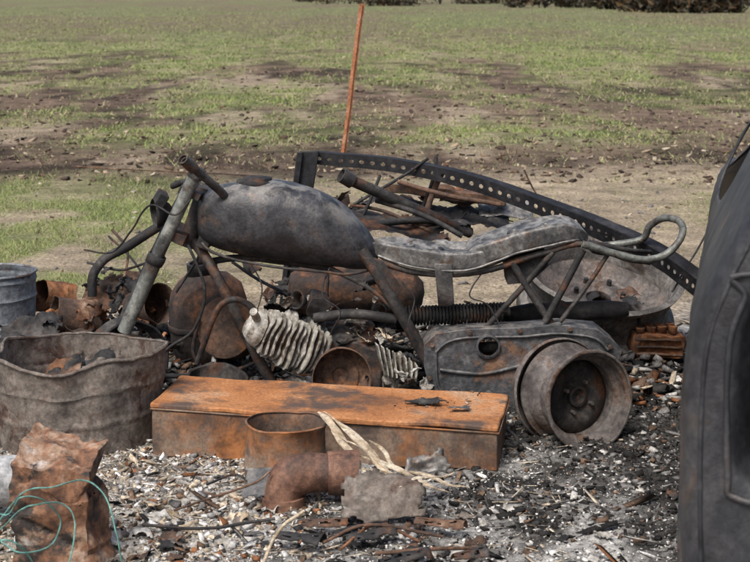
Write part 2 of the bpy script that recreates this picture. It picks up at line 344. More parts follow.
# ------------------------------------------------------------ debris
mc,nt,b=new_mat('ash_and_char');at=N(nt,'ShaderNodeAttribute',attribute_name='Col');tc=N(nt,'ShaderNodeTexCoord')
c=mix(nt,1.0,at.outputs['Color'],ramp(nt,noise_n(nt,tc.outputs['Object'],90,4,.7),[(.36,.5),(.64,1.3)]),'MULTIPLY')
nt.links.new(c,b.inputs['Base Color']);b.inputs['Roughness'].default_value=.95;b.inputs['Specular IOR Level'].default_value=.15
def chips(name,n,xy,size,flat,long_,pal,wts,lift=.3,tilt=.5,z0=None,mod=None):
    xx,yy=xy(n)
    if mod is not None:
        k=rng.random(n)<mod(xx,yy);xx=xx[k];yy=yy[k];n=len(xx)
    s=size[0]+(size[1]-size[0])*rng.random(n)**2.8
    q=np.array([(-1,-1,-1),(1,-1,-1),(1,1,-1),(-1,1,-1),(-1,-1,1),(1,-1,1),(1,1,1),(-1,1,1)],float)*.5
    V=np.tile(q,(n,1,1))*(1+.9*(rng.random((n,8,3))-.5))
    ln=1+(long_-1)*rng.random(n)**3
    V=V*np.stack([s*ln,s*(.4+.6*rng.random(n)),s*(flat[0]+(flat[1]-flat[0])*rng.random(n))],-1)[:,None,:]
    a=rng.random(n)*6.283;t1=(rng.random(n)-.5)*2*tilt;t2=(rng.random(n)-.5)*2*tilt
    def rot(V,a,i,j):
        c=np.cos(a)[:,None];s_=np.sin(a)[:,None];A=V[:,:,i].copy();B=V[:,:,j].copy();V[:,:,i]=A*c-B*s_;V[:,:,j]=A*s_+B*c
    rot(V,t1,1,2);rot(V,t2,0,2);rot(V,a,0,1)
    zz=(gh(xx,yy) if z0 is None else z0)+s*lift*rng.random(n)
    V+=np.stack([xx,yy,zz],-1)[:,None,:]
    pal=np.array(pal);ci=rng.choice(len(pal),n,p=np.array(wts)/sum(wts));C=pal[ci]*(.6+.8*rng.random((n,1)))
    f=np.array([(0,3,2,1),(4,5,6,7),(0,1,5,4),(1,2,6,5),(2,3,7,6),(3,0,4,7)])
    Fq=(np.arange(n)[:,None,None]*8+f[None]).reshape(-1,4)
    return npmesh(name,V.reshape(-1,3),Fq,mc,np.repeat(C,8,0))
def reg(x0,x1,y0,y1,p=1.):
    def f(n): return x0+(x1-x0)*rng.random(n),y0+(y1-y0)*rng.random(n)**p
    return f
W=(.66,.65,.625);G=(.42,.41,.39);D=(.16,.155,.15);K=(.035,.034,.033);T=(.46,.39,.30);R=(.22,.10,.05);B=(.15,.10,.07)
patch=lambda x,y: ss(.3,.6,fbm(x*4,y*5,61,4))
front=lambda x,y: (1-.85*ss(5.3,5.7,y))*(1-.85*darkf(x,y))
chips('ash_crumbs',48000,reg(-1.6,1.7,3.4,6.2),(.002,.009),(.3,.9),2,[W,G,D,K],[5,5,2,.8],mod=front)
chips('charcoal_crumbs',15000,reg(-1.6,1.7,3.4,6.2),(.003,.014),(.3,.9),2.5,[K,D,B],[4,2,1],mod=lambda x,y:np.clip(1-patch(x,y)+darkf(x,y),0,1))
chips('ash_flakes',2600,reg(-1.6,1.7,3.4,6.0),(.008,.032),(.05,.3),2.5,[W,G,D,K,T,B],[5,4,2,1,1.5,.6],mod=lambda x,y:patch(x,y)*front(x,y))
chips('tan_rubble',7000,reg(-1.5,-.15,3.5,5.4),(.004,.022),(.2,.8),3,[T,W,B,R,D],[4,2.5,2,.8,2])
chips('charcoal_bits',12000,reg(.1,1.7,4.2,6.9),(.005,.026),(.2,.8),2.4,[K,D,G,B],[7,3,1,.9],mod=darkf)
chips('wreck_rubble',9500,reg(-1.5,1.3,5.8,7.5),(.006,.045),(.1,.8),3.5,[K,D,G,B,R,T],[5,4,1.8,2.4,1.2,1],lift=.8)
chips('charred_sticks',1000,reg(-1.5,1.6,3.7,7.5),(.008,.022),(.15,.3),11,[K,D,B,R,T,G],[4,3,2,1,2,1],lift=.7)
chips('dry_fibres',1900,reg(-1.4,.6,3.7,5.6),(.003,.006),(.3,.5),22,[T,(.58,.51,.4),B,G],[4,3,1.5,1],lift=2.,tilt=.3)
chips('field_stones',900,reg(-3,4,7.6,13),(.006,.03),(.2,.7),2,[T,G,B,D],[3,1,2,2])
xf=lambda n:((lambda yy:((rng.random(n)*2-1)*.34*yy,yy))(1/(1/13+(1/70-1/13)*rng.random(n))))
chips('field_clods',8000,xf,(.010,.06),(.2,.45),2,[(.3,.23,.16),(.13,.09,.065),(.06,.045,.036),(.40,.34,.25)],[1.4,3,3,.8])
# ------------------------------------------------------------ motorcycle
D0=6.0
bike=empty('burnt_motorcycle',(0,D0,0))
def Bp(u,v,dy=0.): return P(u,v,D0+dy)
loft('fuel_tank',[(198,206,230,.04),(201,197,239,.085),(211,188,245,.115),(232,182,251,.135),(260,180,256,.145),(287,182,260,.148),(313,188,263,.142),(337,200,266,.127),(356,216,268,.107),(369,232,267,.085),(378,248,264,.05)],D0,M_tank,bike,seg=48,n=6,ex=2.5,dent=.007,dsc=6)
lo=[(201,238,.06),(215,247,.115),(245,255,.14),(285,261,.152),(320,265,.138),(350,269,.112),(378,265,.05)]
for s in (-1,1):
    tube('tank_seam',[Bp(u,v,0)+Vector((0,s*w,0)) for u,v,w in lo],.006,M_frame,bike,seg=8)
lathe('filler_neck',[(.085,-.012),(.08,.004),(.06,.008),(.055,.018),(.035,.022),(.001,.022)],Bp(257,182),(0.02,0,1),M_dark,bike,solid=.003)
box('tank_front_mount',Bp(206,238,-.03),(.05,.1,.07),M_frame,bike,rot=(0,20,0),dent=.008)
tube('fork_leg_near',[Bp(196,174,-.1),Bp(160,250,-.1),Bp(152,268,-.1),Bp(124,332,-.1)],[.026,.026,.03,.028],M_fork,bike,n=5)
tube('fork_leg_far',[Bp(190,182,.12),Bp(152,262,.12),Bp(113,345,.12)],[.024,.026,.026],M_dark,bike,n=5)
tube('fork_top_cap',[Bp(199,168,-.1),Bp(194,178,-.1)],.031,M_frame,bike,n=2)
lathe('fork_dust_seal',[(.033,-.02),(.035,.0),(.033,.02)],Bp(156,259,-.1),(.42,0,.9),M_dark,bike,seg=20)
box('upper_yoke',Bp(193,190,.02),(.09,.24,.028),M_frame,bike,rot=(0,24,0))
box('lower_yoke',Bp(177,232,.02),(.1,.24,.04),M_frame,bike,rot=(0,24,0))
tube('steering_head',[Bp(206,188,.02),Bp(187,246,.02)],.036,M_frame,bike,n=3)
tube('handlebar',[Bp(185,161,-.28),Bp(200,174,-.2),Bp(222,193,-.12),Bp(231,206,-.04)],.0165,M_frame,bike,hollow=.004,n=5)
tube('handlebar_stub',[Bp(231,206,-.04),Bp(222,196,.06),Bp(190,182,.16),Bp(172,186,.22)],.013,M_dark,bike,n=5)
tube('handlebar_grip',[Bp(183,159,-.285),Bp(194,169,-.235)],.022,M_frame,bike,hollow=.005,n=3)
lathe('headlamp_shell',[(.055,0),(.06,.01),(.055,.035),(.035,.065),(.012,.075)],Bp(153,214,.05),(.9,.35,.1),M_dark,bike,dent=.012)
box('instrument_bracket',Bp(161,198,.0),(.04,.08,.05),M_dark,bike,rot=(10,30,20))
tube('brake_line',[Bp(190,200,-.12),Bp(175,215,-.16),Bp(150,205,-.1),Bp(132,230,0),Bp(112,252,.1),Bp(84,250,.2)],.004,M_dark,bike,seg=6)
tube('control_cable',[Bp(188,245,-.1),Bp(205,290,-.12),Bp(193,330,-.1),Bp(165,352,-.1),Bp(150,388,-.05)],.006,M_dark,bike,seg=8)
fw=Bp(126,362,.12)
for nm,pr,mt in (('front_rim',[(.165,-.045),(.172,-.04),(.16,-.03),(.148,-.012),(.148,.012),(.16,.03),(.172,.04),(.165,.045)],M_dark),('front_brake_disc',[(.115,.05),(.115,.056),(.075,.056),(.07,.035),(.035,.03),(.03,-.04),(.0,-.04)],M_frame)):
    lathe(nm,pr,fw,(.55,-.83,.05),mt,bike,seg=48,solid=.004,dent=.006)
ax=Vector((.55,-.83,.05)).normalized();ex=ax.cross(Vector((0,0,1))).normalized();ey=ex.cross(ax)
for k in range(9):
    a=k*2*math.pi/9;dv=ex*math.cos(a)+ey*math.sin(a);tube('spoke_%d'%k,[fw+dv*.03,fw+dv*.15],.005,M_dark,bike,seg=6,n=2)
for s in (-1,1):
    y0=.085*s
    tube('down_tube',[Bp(190,236,.02),Bp(212,268,y0*.7),Bp(240,322,y0),Bp(268,376,y0),Bp(285,391,y0),Bp(330,394,y0),Bp(440,391,y0)],.021,M_frame,bike,n=5,seg=14)
    tube('seat_tube',[Bp(362,250,y0),Bp(376,272,y0*1.2),Bp(400,312,y0*1.3),Bp(428,362,y0*1.3),Bp(441,391,y0*1.2)],.023,M_frame,bike,n=5,seg=14)
    tube('subframe_rail',[Bp(366,258,y0),Bp(420,273,y0*1.3),Bp(480,272,y0*1.4),Bp(540,254,y0*1.4),Bp(585,244,y0*1.3),Bp(625,258,y0*1.2),Bp(650,262,y0)],.012,M_frame,bike,n=5)
    tube('subframe_strut',[Bp(553,252,y0*1.4),Bp(520,290,y0*1.4),Bp(470,345,y0*1.3)],.012,M_frame,bike,n=4)
    tube('rear_strut',[Bp(512,262,y0*1.4),Bp(532,295,y0*1.5),Bp(556,330,y0*1.6)],.014,M_dark,bike,n=4)
    tube('swing_arm',[Bp(432,350,y0*1.2),Bp(520,345,y0*1.3),Bp(600,338,y0*1.4)],[.024,.02,.018],M_dark,bike,n=4)
    tube('shock_rod',[Bp(583,250,y0*1.7),Bp(545,322,y0*1.8)],.014,M_dark,bike,n=4)
tube('backbone',[Bp(200,215,0),Bp(290,240,0),Bp(372,255,0)],.025,M_dark,bike)
tube('frame_brace',[Bp(205,262,0),Bp(250,258,0),Bp(330,268,0)],.014,M_dark,bike)
tube('frame_cross_brace',[Bp(330,268,-.05),Bp(372,290,-.08),Bp(398,312,-.11)],.01,M_frame,bike)
plate('frame_gusset',[(362,256),(384,262),(402,288),(396,300),(378,284)],D0-.115,.004,M_frame,bike,dent=.004)
tube('exhaust_header',[Bp(262,318,-.1),Bp(240,300,-.16),Bp(220,306,-.17),Bp(206,338,-.15),Bp(197,364,-.12)],.012,M_frame,bike,n=6,hollow=.003)
# seat pan: thin pressed steel, front half and raised rear half
loft('seat_pan_front',[(372,240,252,.05),(384,239,258,.09),(405,241,262,.118),(435,245,266,.13),(465,246,266,.134),(488,242,262,.127),(502,240,258,.1)],D0,M_seat,bike,seg=64,n=6,ex=7,dent=.004,dsc=7,dish=.02)
loft('seat_pan_rear',[(466,247,262,.09),(476,240,261,.125),(498,232,255,.135),(520,225,247,.137),(545,220,241,.133),(566,219,238,.12),(580,225,238,.097),(586,232,238,.05)],D0,M_seat,bike,seg=64,n=6,ex=7,dent=.004,dsc=7,dish=.016)
for s in (-1,1):
    tube('seat_edge_roll',[Bp(u,v,0)+Vector((0,s*w,0)) for u,v,w in [(378,252,.08),(405,260,.122),(435,264,.136),(465,264,.14),(492,256,.138),(515,247,.14),(545,240,.136),(568,236,.122),(584,237,.07)]],.005,M_seat,bike,seg=8,dent=.002)
for i,(u,v,r) in enumerate([(408,247,.028),(437,251,.03),(514,233,.028),(546,227,.024)]):
    lathe('seat_pressing_%d'%i,[(r,.0),(r*.85,.008),(r*.6,.010),(r*.45,.004),(0,.003)],Bp(u,v,-.04),(-.1,-.1,1),M_seat,bike,seg=22,dent=.002)
crumple('peeled_cover_strip',Bp(452,244,-.06),(.13,0,-.01),(.0,.08,.01),M_seat,bike,amp=.012,sc=14,torn=.3,seed=3)
plate('hanging_strap',[(435,264),(452,264),(455,303),(449,307),(439,306)],D0-.14,.003,M_seat,bike,dent=.006)
plate('tool_tray',[(505,260),(545,250),(548,266),(530,282),(508,284)],D0-.1,.004,M_dark,bike,skirt=.15)
tube('grab_rail',[Bp(582,244,-.16),Bp(612,253,-.16),Bp(645,260,-.15),Bp(668,253,-.13),Bp(682,236,-.09),Bp(680,222,-.02),Bp(664,218,.05),Bp(650,226,.1),Bp(640,240,.13),Bp(600,246,.14)],.0145,M_fork,bike,n=7,seg=14)
tube('rack_bar',[Bp(590,242,-.1),Bp(630,250,-.08),Bp(650,252,.05)],.009,M_dark,bike)
tube('rear_stay',[Bp(608,254,-.14),Bp(590,282,-.16),Bp(560,322,-.18)],.009,M_frame,bike)
box('tail_lamp_mount',Bp(600,248,0),(.09,.16,.03),M_dark,bike,rot=(0,8,0),dent=.008)
# engine
def lump(name,c,s,mat,parent,amp=.3,sc=9,seed=0,sub=4):
    bm=bmesh.new();bmesh.ops.create_icosphere(bm,subdivisions=sub,radius=1)
    c=Vector(c);V=[]
    for v in bm.verts:
        p=v.co.normalized();q=Vector((p.x*s[0],p.y*s[1],p.z*s[2]))
        k=noise.noise(q*sc+Vector((seed,0,0)))+.6*abs(noise.noise(q*sc*2.4+Vector((0,seed,0))))+.3*noise.noise(q*sc*6)
        V.append(c+q*(1+amp*k))
    bm.verts.index_update();Fc=[tuple(v.index for v in f.verts) for f in bm.faces];bm.free()
    return mk(name,V,Fc,mat,parent,angle=28)
A=Bp(262,330,-.16);Bb=Bp(322,352,-.06);axv=(Bb-A).normalized();t=0
for k in range(12):
    c=A.lerp(Bb,t);t+=.08+.018*random.random();r=.084+.008*math.sin(k*1.7)-(.012 if k<2 else 0)
    e1=axv.cross(Vector((0,1,0))).normalized();e2=axv.cross(e1);nn=44;V=[]
    for th in (-.0032,.0032):
        for j in range(nn):
            a=2*math.pi*j/nn;q=noise.noise(Vector((math.cos(a)*2.0,math.sin(a)*2.0,k*.5+5)))+.4*noise.noise(Vector((math.cos(a)*6,math.sin(a)*6,k*1.9)))
            rr=r/max(abs(math.cos(a))**5+abs(math.sin(a))**5,.25)**.2*(.97+.2*q)
            V.append(c+axv*th+(e1*math.cos(a)*1.1+e2*math.sin(a))*rr+axv*.006*math.sin(3*a+k*.3))
    Fc=[(j,(j+1)%nn,nn+(j+1)%nn,nn+j) for j in range(nn)]+[tuple(range(nn)),tuple(range(nn,2*nn))]
    mk('cooling_fin_%d'%k,V,Fc,M_fin,bike,dent=.003,dsc=22,angle=30)
tube('cylinder_barrel',[A-axv*.03,Bb+axv*.04],.06,M_frame,bike,n=4,seg=20,dent=.01)
tube('cylinder_head_cover',[A-axv*.06,A-axv*.035,A-axv*.012],[.045,.064,.07],M_fin,bike,n=4,seg=20,dent=.008,dsc=20)
tube('spark_plug_boss',[A-axv*.02+Vector((0,-.05,.05)),A-axv*.03+Vector((0,-.085,.08))],.016,M_fin,bike,n=3,seg=12)
box('crankcase',Bp(350,360,.02),(.26,.2,.18),M_frame,bike,rot=(0,6,0),n=(12,8,10),dent=.02,dsc=10,bevel=.01)
lump('crankcase_top',Bp(345,335,.02),(.12,.09,.06),M_frame,bike,.35,14,1)
lump('melted_crankcase_metal',Bp(292,386,-.14),(.06,.05,.028),M_alu,bike,.6,20,2)
lump('gearbox_remains',Bp(396,374,-.04),(.055,.06,.07),M_alu,bike,.5,20,3)
for k in range(8):
    box('gearbox_fin_%d'%k,Bp(380+k*5,358+k*2,-.1),(.006,.06,.12-.007*k),M_fin,bike,rot=(0,-14+k*3,10),n=(1,4,8),dent=.006,dsc=16,bevel=.001)
lathe('clutch_cover',[(.001,-.034),(.03,-.034),(.036,-.026),(.07,-.024),(.078,-.03),(.088,-.026),(.1,-.012),(.113,0),(.115,.06)],Bp(341,377,-.17),(.08,-1,.15),M_brown,bike,dent=.006,seg=40)
for k in range(8):
    a=k*math.pi/4;lathe('cover_bolt_%d'%k,[(0,-.01),(.007,-.01),(.008,0)],Bp(341,377,-.175)+Vector((.1*math.cos(a),-.006+.0,.1*math.sin(a))),(0,-1,.1),M_frame,bike,seg=6,dent=0,solid=0)
tube('intake_pipe',[Bp(314,318,-.08),Bp(352,314,-.09),Bp(396,319,-.08)],.02,M_dark,bike,n=5)
box('carburettor',Bp(318,304,-.02),(.08,.1,.07),M_frame,bike,rot=(10,20,10),dent=.02,dsc=12,n=(8,8,8))
lathe('carburettor_mouth',[(.02,-.02),(.03,0),(.036,.02)],Bp(300,300,-.07),(-.6,-.7,.2),M_frame,bike,seg=24)
pts=[]
for k in range(190):
    t=k/189;a=k*.98;pts.append(Bp(405,316,.02).lerp(Bp(505,312,.03),t)+Vector((0,.036*math.cos(a),.036*math.sin(a))))
tube('driveshaft_spring',pts,.0058,M_dark,bike,seg=6,n=2)
tube('driveshaft',[Bp(400,316,.02),Bp(510,312,.03)],.02,M_dark,bike)
tube('silencer',[Bp(500,318,.12),Bp(520,314,.12),Bp(560,312,.12),Bp(612,310,.1),Bp(628,309,.1)],[.018,.036,.038,.038,.03],M_dark,bike,hollow=.004,seg=20,dent=.006)
for i,pl in enumerate([[(250,262,-.1),(262,290,-.14),(255,318,-.16),(270,330,-.2)],[(330,268,-.1),(322,295,-.15),(340,312,-.16),(330,335,-.14)],[(402,282,-.14),(414,300,-.16),(408,325,-.17),(420,345,-.16)],[(480,275,-.12),(470,295,-.15),(488,305,-.15),(500,325,-.17)]]):
    tube('loose_wire_%d'%i,[Bp(*q) for q in pl],.003,M_dark,bike,seg=6,dent=.006)
plate('final_drive_casing',[(424,345),(436,334),(470,330),(520,328),(560,325),(597,329),(614,342),(622,352),(614,372),(585,392),(545,404),(520,421),(470,420),(442,408),(430,390),(424,366)],5.82,.005,M_case,bike,holes=[(488,346,10)],skirt=.12,dent=.007)
tube('casing_rib_top',[P(u,v,5.812) for u,v in [(436,352),(448,342),(468,338),(520,337),(556,334),(594,338),(608,350)]],.005,M_case,bike,seg=8)
tube('casing_rib_low',[P(u,v,5.812) for u,v in [(436,352),(438,384),(452,402),(478,410),(516,410),(540,396),(584,380),(608,362)]],.005,M_case,bike,seg=8)
tube('casing_rib_mid',[P(u,v,5.812) for u,v in [(440,370),(480,374),(520,366),(560,356)]],.007,M_case,bike,seg=8)
for i,(u,v) in enumerate([(455,392),(490,396),(525,384)]):
    lathe('casing_boss_%d'%i,[(0,-.012),(.016,-.012),(.02,-.004),(.021,.002)],P(u,v,5.813),(0,1,0),M_case,bike,seg=20,dent=.001)
lathe('casing_hole_collar',[(.046,0),(.046,-.012),(.04,-.014),(.04,.01)],P(488,346,5.815),(0,1,0),M_case,bike,seg=28,solid=.003,dent=0)
for u,v in [(432,345),(470,333),(520,331),(570,329),(610,347),(596,384),(545,400),(500,416),(450,409),(430,378)]:
    lathe('casing_bolt',[(0,-.008),(.008,-.008),(.009,0)],P(u,v,5.813),(0,1,0),M_brown,bike,seg=6,dent=0,solid=0)
# ------------------------------------------------------------ heaps
def heap(name,c,w,n,mats,smin,smax,amp=.03,up=.6):
    e=empty(name,c)
    for k in range(n):
        p=Vector(c)+Vector((random.gauss(0,w[0]),random.gauss(0,w[1]),abs(random.gauss(0,w[2]))))
        s=random.uniform(smin,smax);a=random.uniform(0,6.28);t=random.uniform(-up,up)
        ux=Vector((math.cos(a),math.sin(a),t*.6)).normalized()*s;uy=Vector((-math.sin(a)*.8,math.cos(a)*.8,random.uniform(-up,up)*1.4)).normalized()*s*random.uniform(.4,.9)
        crumple('scrap_%d'%k,p,ux,uy,random.choice(mats),e,n=12,amp=s*amp*8,sc=2.2/s,torn=.5,seed=k+len(name))
    return e
heap('burnt_paper_heap',Bp(374,340,-.04),(.05,.02,.05),16,[M_ash,M_alu,M_frame,M_wood,M_ash],.04,.08,.03,1.2)
heap('burnt_paper_heap',Bp(412,384,-.14),(.025,.03,.04),9,[M_ash,M_alu,M_ash,M_frame],.04,.08,.03,1.2)
heap('burnt_paper_heap',Bp(288,302,-.03),(.05,.03,.02),9,[M_ash,M_alu,M_frame],.04,.07,.03,1.2)
heap('burnt_paper_heap',Bp(348,318,-.06),(.07,.03,.03),10,[M_ash,M_alu,M_frame,M_dark],.03,.06,.03,1.2)
heap('burnt_paper_heap',Vector((-.3,5.79,.02)),(.16,.03,.02),16,[M_ash,M_alu,M_frame,M_dark],.03,.06,.03,1.2)
heap('scrap_sheet_heap',Vector((-.75,6.3,.05)),(.25,.15,.08),22,[M_dark,M_brown,M_dark,M_frame,M_rust],.06,.16,.03,.9)
heap('scrap_sheet_heap',Vector((.35,6.55,.12)),(.4,.15,.07),34,[M_dark,M_brown,M_dark,M_dark,M_frame],.06,.16,.03,.9)
heap('scrap_sheet_heap',Vector((-.3,6.7,.2)),(.3,.12,.1),18,[M_dark,M_brown,M_dark,M_frame],.08,.18,.03,.9)
heap('scrap_sheet_heap',Vector((-1.35,6.8,.03)),(.2,.12,.08),26,[M_rust,M_brown,M_dark,M_brown],.08,.18,.03,.9)
heap('scrap_sheet_heap',Vector((-1.12,6.7,.2)),(.1,.08,.08),12,[M_dark,M_brown,M_dark,M_rust],.06,.14,.03,.9)
heap('scrap_sheet_heap',Vector((.15,7.0,.6)),(.25,.08,.04),12,[M_dark,M_brown,M_dark,M_frame],.08,.2,.02,.5)
# ------------------------------------------------------------ junk behind
e=empty('rusty_gas_cylinder',P(212,315,6.45));c=P(214,352,6.5);c.z=.03
lathe('shell',[(.001,0),(.11,.005),(.155,.04),(.17,.1),(.17,.25),(.155,.32),(.11,.375),(.05,.395),(.001,.40)],c,(-.12,-.05,1),M_bottle,e,solid=0,dent=.012,dsc=5,seg=56)
lathe('valve_collar',[(.065,.38),(.065,.44),(.055,.44),(.055,.40)],c,(-.12,-.05,1),M_dark,e,seg=24)
lathe('foot_ring',[(.12,.0),(.125,-.03)],c,(-.12,-.05,1),M_dark,e,seg=24)
lathe('weld_band',[(.172,.17),(.176,.175),(.176,.19),(.172,.195)],c,(-.12,-.05,1),M_bottle,e,seg=56,dent=.012,dsc=5,solid=.002)
e=empty('rusty_gas_cylinder',(-.3,6.6,.35));c=P(288,290,6.6)
lathe('shell',[(.001,0),(.07,.01),(.1,.05),(.11,.1),(.11,.48),(.1,.55),(.05,.59),(.001,.60)],c,(1,.06,-.03),M_bottle,e,solid=0,dent=.012,seg=48)
tube('valve_stem',[c+Vector((-.06,0,0)),c+Vector((.02,0,0))],.02,M_dark,e,n=2)
for h in (.16,.42): lathe('band',[(.112,h),(.116,h+.006),(.112,h+.012)],c,(1,.06,-.03),M_bottle,e,seg=48,dent=.012,solid=.002)
e=empty('brake_drum',P(228,338,6.2));c=P(232,328,6.2)
lathe('finned_drum',[(0.02,-.05),(.03,-.06),(.05,-.06),(.06,-.05),(.085,-.04),(.1,-.045)]+[(.105+(.018 if k%2 else 0),-.04+.01*k) for k in range(12)]+[(.1,.08),(.0,.085)],c,(-.3,-.9,.25),M_brown,e,dent=.004,seg=44)
tube('drum_strap',[c+Vector((-.13,-.05,.05)),c+Vector((-.15,-.06,-.1)),c+Vector((-.05,-.08,-.17)),c+Vector((.12,-.06,-.12))],.008,M_frame,e)
e=empty('dented_pan',P(214,372,5.95));c=P(216,384,5.97);c.z=.02
lathe('bowl',[(.001,.0),(.08,.0),(.105,.02),(.115,.08),(.122,.085)],c,(.1,-.25,1),M_frame,e,dent=.014)
tube('handle',[c+Vector((-.11,-.03,.09)),c+Vector((-.2,-.06,.1))],.01,M_dark,e,n=2)
e=empty('perforated_angle_iron',(.3,6.5,.8))
path=catmull([np.append(np.array(P(u,v,d)),w) for u,v,d,w in [(314,158,6.95,.055),(395,166,6.85,.06),(470,183,6.7,.066),(540,208,6.5,.07),(600,232,6.3,.074),(655,258,6.12,.078),(702,293,5.98,.082)]],8)
Vv=[];Ff=[];Vb=[];Fb=[]
L=len(path);C=[Vector(p[:3]) for p in path]
def frame_at(s):
    i=min(int(s),L-2);t=s-i;c=C[i].lerp(C[i+1],t);tg=(C[min(i+2,L-1)]-C[max(i-1,0)]).normalized();w=path[i][3]
    tw=s/L*.35;up=Vector((0,.0,1));s1=(up-tg*up.dot(tg)).normalized();s2=tg.cross(s1)
    return c,s1*math.cos(tw)+s2*math.sin(tw),tg,w,-s1*math.sin(tw)+s2*math.cos(tw)
cells=46
for k in range(cells):
    s0=k*(L-1)/cells;s1_=(k+1)*(L-1)/cells;b0=len(Vv)
    outer=[(0,-.5),(.5,-.5),(1,-.5),(1,0),(1,.5),(.5,.5),(0,.5),(0,0)]
    inner=[(.5+.25*math.cos(a),.0+.16*math.sin(a)) for a in [math.radians(t) for t in (225,270,315,0,45,90,135,180)]]
    for (a,b_) in outer+inner:
        c,sv,tg,w,n_=frame_at(s0+(s1_-s0)*a);Vv.append(c+sv*w*b_)
    for j in range(8): Ff.append((b0+j,b0+(j+1)%8,b0+8+(j+1)%8,b0+8+j))
mk('perforated_flange',Vv,Ff,M_angle,e,solid=.004,smooth=False,dent=.003)
for k in range(cells+1):
    c,sv,tg,w,n_=frame_at(min(k*(L-1)/cells,L-1.001))
    sg=1 if n_.y>0 else -1
    Vb+= [c+sv*w*.5,c+sv*w*.5+n_*sg*w*.7]
for k in range(cells): Fb.append((2*k,2*k+2,2*k+3,2*k+1))
mk('back_flange',Vb,Fb,M_angle,e,solid=.004,smooth=False,dent=.002)
e=empty('steel_post',P(303,180,6.9))
hexa('web',[P(278,330,6.9),P(292,330,6.9),P(292,330,6.95),P(278,330,6.95),P(300,151,6.9),P(319,151,6.9),P(319,151,6.95),P(300,151,6.95)],M_angle,e,n=(2,2,8),dent=.004)
hexa('flange',[P(276,330,6.88),P(281,330,6.88),P(281,330,6.97),P(276,330,6.97),P(297,152,6.88),P(303,152,6.88),P(303,152,6.97),P(297,152,6.97)],M_angle,e,n=(2,2,8),dent=.003)
e=empty('scrap_pipe',P(400,200,6.7));tube('pipe',[P(346,178,6.5),P(400,202,6.6),P(470,233,6.8)],.024,M_frame,e,hollow=.005,seg=18)
tube('flared_end',[P(341,175,6.49),P(352,181,6.51)],.034,M_frame,e,hollow=.006,n=2,seg=18)
e=empty('bent_tube',P(120,250,6.6));tube('tube',[P(92,296,6.6),P(93,276,6.6),P(104,260,6.6),P(128,246,6.6),P(160,226,6.6),P(176,222,6.6)],.021,M_dark,e,hollow=.004,n=6)
def rod(name,pts,r,mat):
    e=empty(name,pts[0]);tube('bar',pts,r,mat,e,seg=8,dent=.004,dsc=6)
for pl,r,mt in [([(436,156,6.9),(434,175,6.9),(420,215,6.9)],.009,M_dark),([(428,158,6.8),(400,178,6.8),(352,206,6.8)],.007,M_dark),([(446,164,6.85),(432,195,6.85),(424,228,6.8)],.014,M_brown),([(462,236,6.5),(420,214,6.55),(376,200,6.6)],.012,M_dark),
 ([(524,170,7),(534,190,7),(548,214,7)],.004,M_brown),([(72,166,9.5),(140,170,9.2),(262,176,8.2)],.004,M_brown),([(398,182,6.7),(450,196,6.6),(500,205,6.6)],.01,M_brown),([(708,232,6.3),(690,262,6.2),(672,292,6.1)],.004,M_dark),
 ([(232,262,6.3),(262,282,6.2),(300,300,6.1)],.007,M_dark),([(108,236,6.9),(135,262,6.8),(150,290,6.7)],.005,M_dark),([(176,292,6.3),(196,262,6.3),(204,240,6.3)],.006,M_dark),([(366,226,6.7),(420,220,6.75),(470,226,6.8)],.016,M_dark),
 ([(350,205,6.8),(392,214,6.8),(450,240,6.7)],.008,M_brown),([(88,262,6.9),(120,270,6.8),(150,262,6.7)],.006,M_dark),([(112,230,7.0),(128,252,6.9),(122,290,6.8)],.006,M_brown),([(380,176,6.9),(372,196,6.8),(360,222,6.8)],.008,M_dark),([(500,190,6.9),(530,196,6.9),(556,206,6.9)],.006,M_dark)]:
    rod('steel_rod',[P(*q) for q in pl],r,mt)
e=empty('rusty_flat_bar',P(440,200,7));hexa('bar',[P(385,192,6.9),P(505,206,6.9),P(505,206,6.98),P(385,192,6.98),P(385,184,6.9),P(505,196,6.9),P(505,196,6.98),P(385,184,6.98)],M_brown,e,n=(14,2,2),dent=.01)
e=empty('broken_sheet_panel',P(400,215,7.0))
crumple('sheet',P(395,224,6.75),(.5,.1,-.05),(0,.28,.08),M_frame,e,n=30,amp=.03,sc=5,torn=.25)
crumple('folded_sheet',P(470,218,6.9),(.45,.1,-.04),(0,.3,.08),M_dark,e,n=30,amp=.04,sc=5,torn=.25,seed=2)
crumple('light_sheet',P(505,208,7.0),(.28,.0,-.01),(0,.14,.08),M_seat,e,n=20,amp=.02,sc=6,torn=.25,seed=5)
e=empty('tractor_wheel_rim',P(600,285,6.75));c=P(600,290,6.75);wa=(.10,-.36,.92)
lathe('rim',[(.335,.105),(.35,.12),(.364,.11),(.352,.09),(.325,.07),(.31,.0),(.315,-.07),(.345,-.09),(.355,-.13)],c,wa,M_oldrim,e,seg=64,solid=.006,dent=.008,dsc=4)
lathe('dish',[(.31,-.03),(.26,-.08),(.2,-.09),(.17,-.07),(.13,-.03),(.08,-.025),(.06,-.04),(.055,-.09)],c,wa,M_rim,e,seg=48,solid=.005,dent=.006)
axw=Vector(wa).normalized();ex=axw.cross(Vector((0,1,0))).normalized();ey=ex.cross(axw)
for k in range(6):
    a=k*math.pi/3;p=c+axw*-.026+(ex*math.cos(a)+ey*math.sin(a))*.105
    tube('lug_%d'%k,[p,p+axw*.025],.011,M_dark,e,n=2,seg=8)
for k in range(4):
    crumple('wheel_debris_%d'%k,c+Vector((random.uniform(-.2,.2),random.uniform(-.15,.15),-.03)),(.1,.03,.02),(-.02,.08,.02),random.choice([M_dark,M_brown]),e,n=12,amp=.025,torn=.5,seed=k)
e=empty('rusty_cylinder_block',P(655,340,6.5));c=P(656,343,6.45)
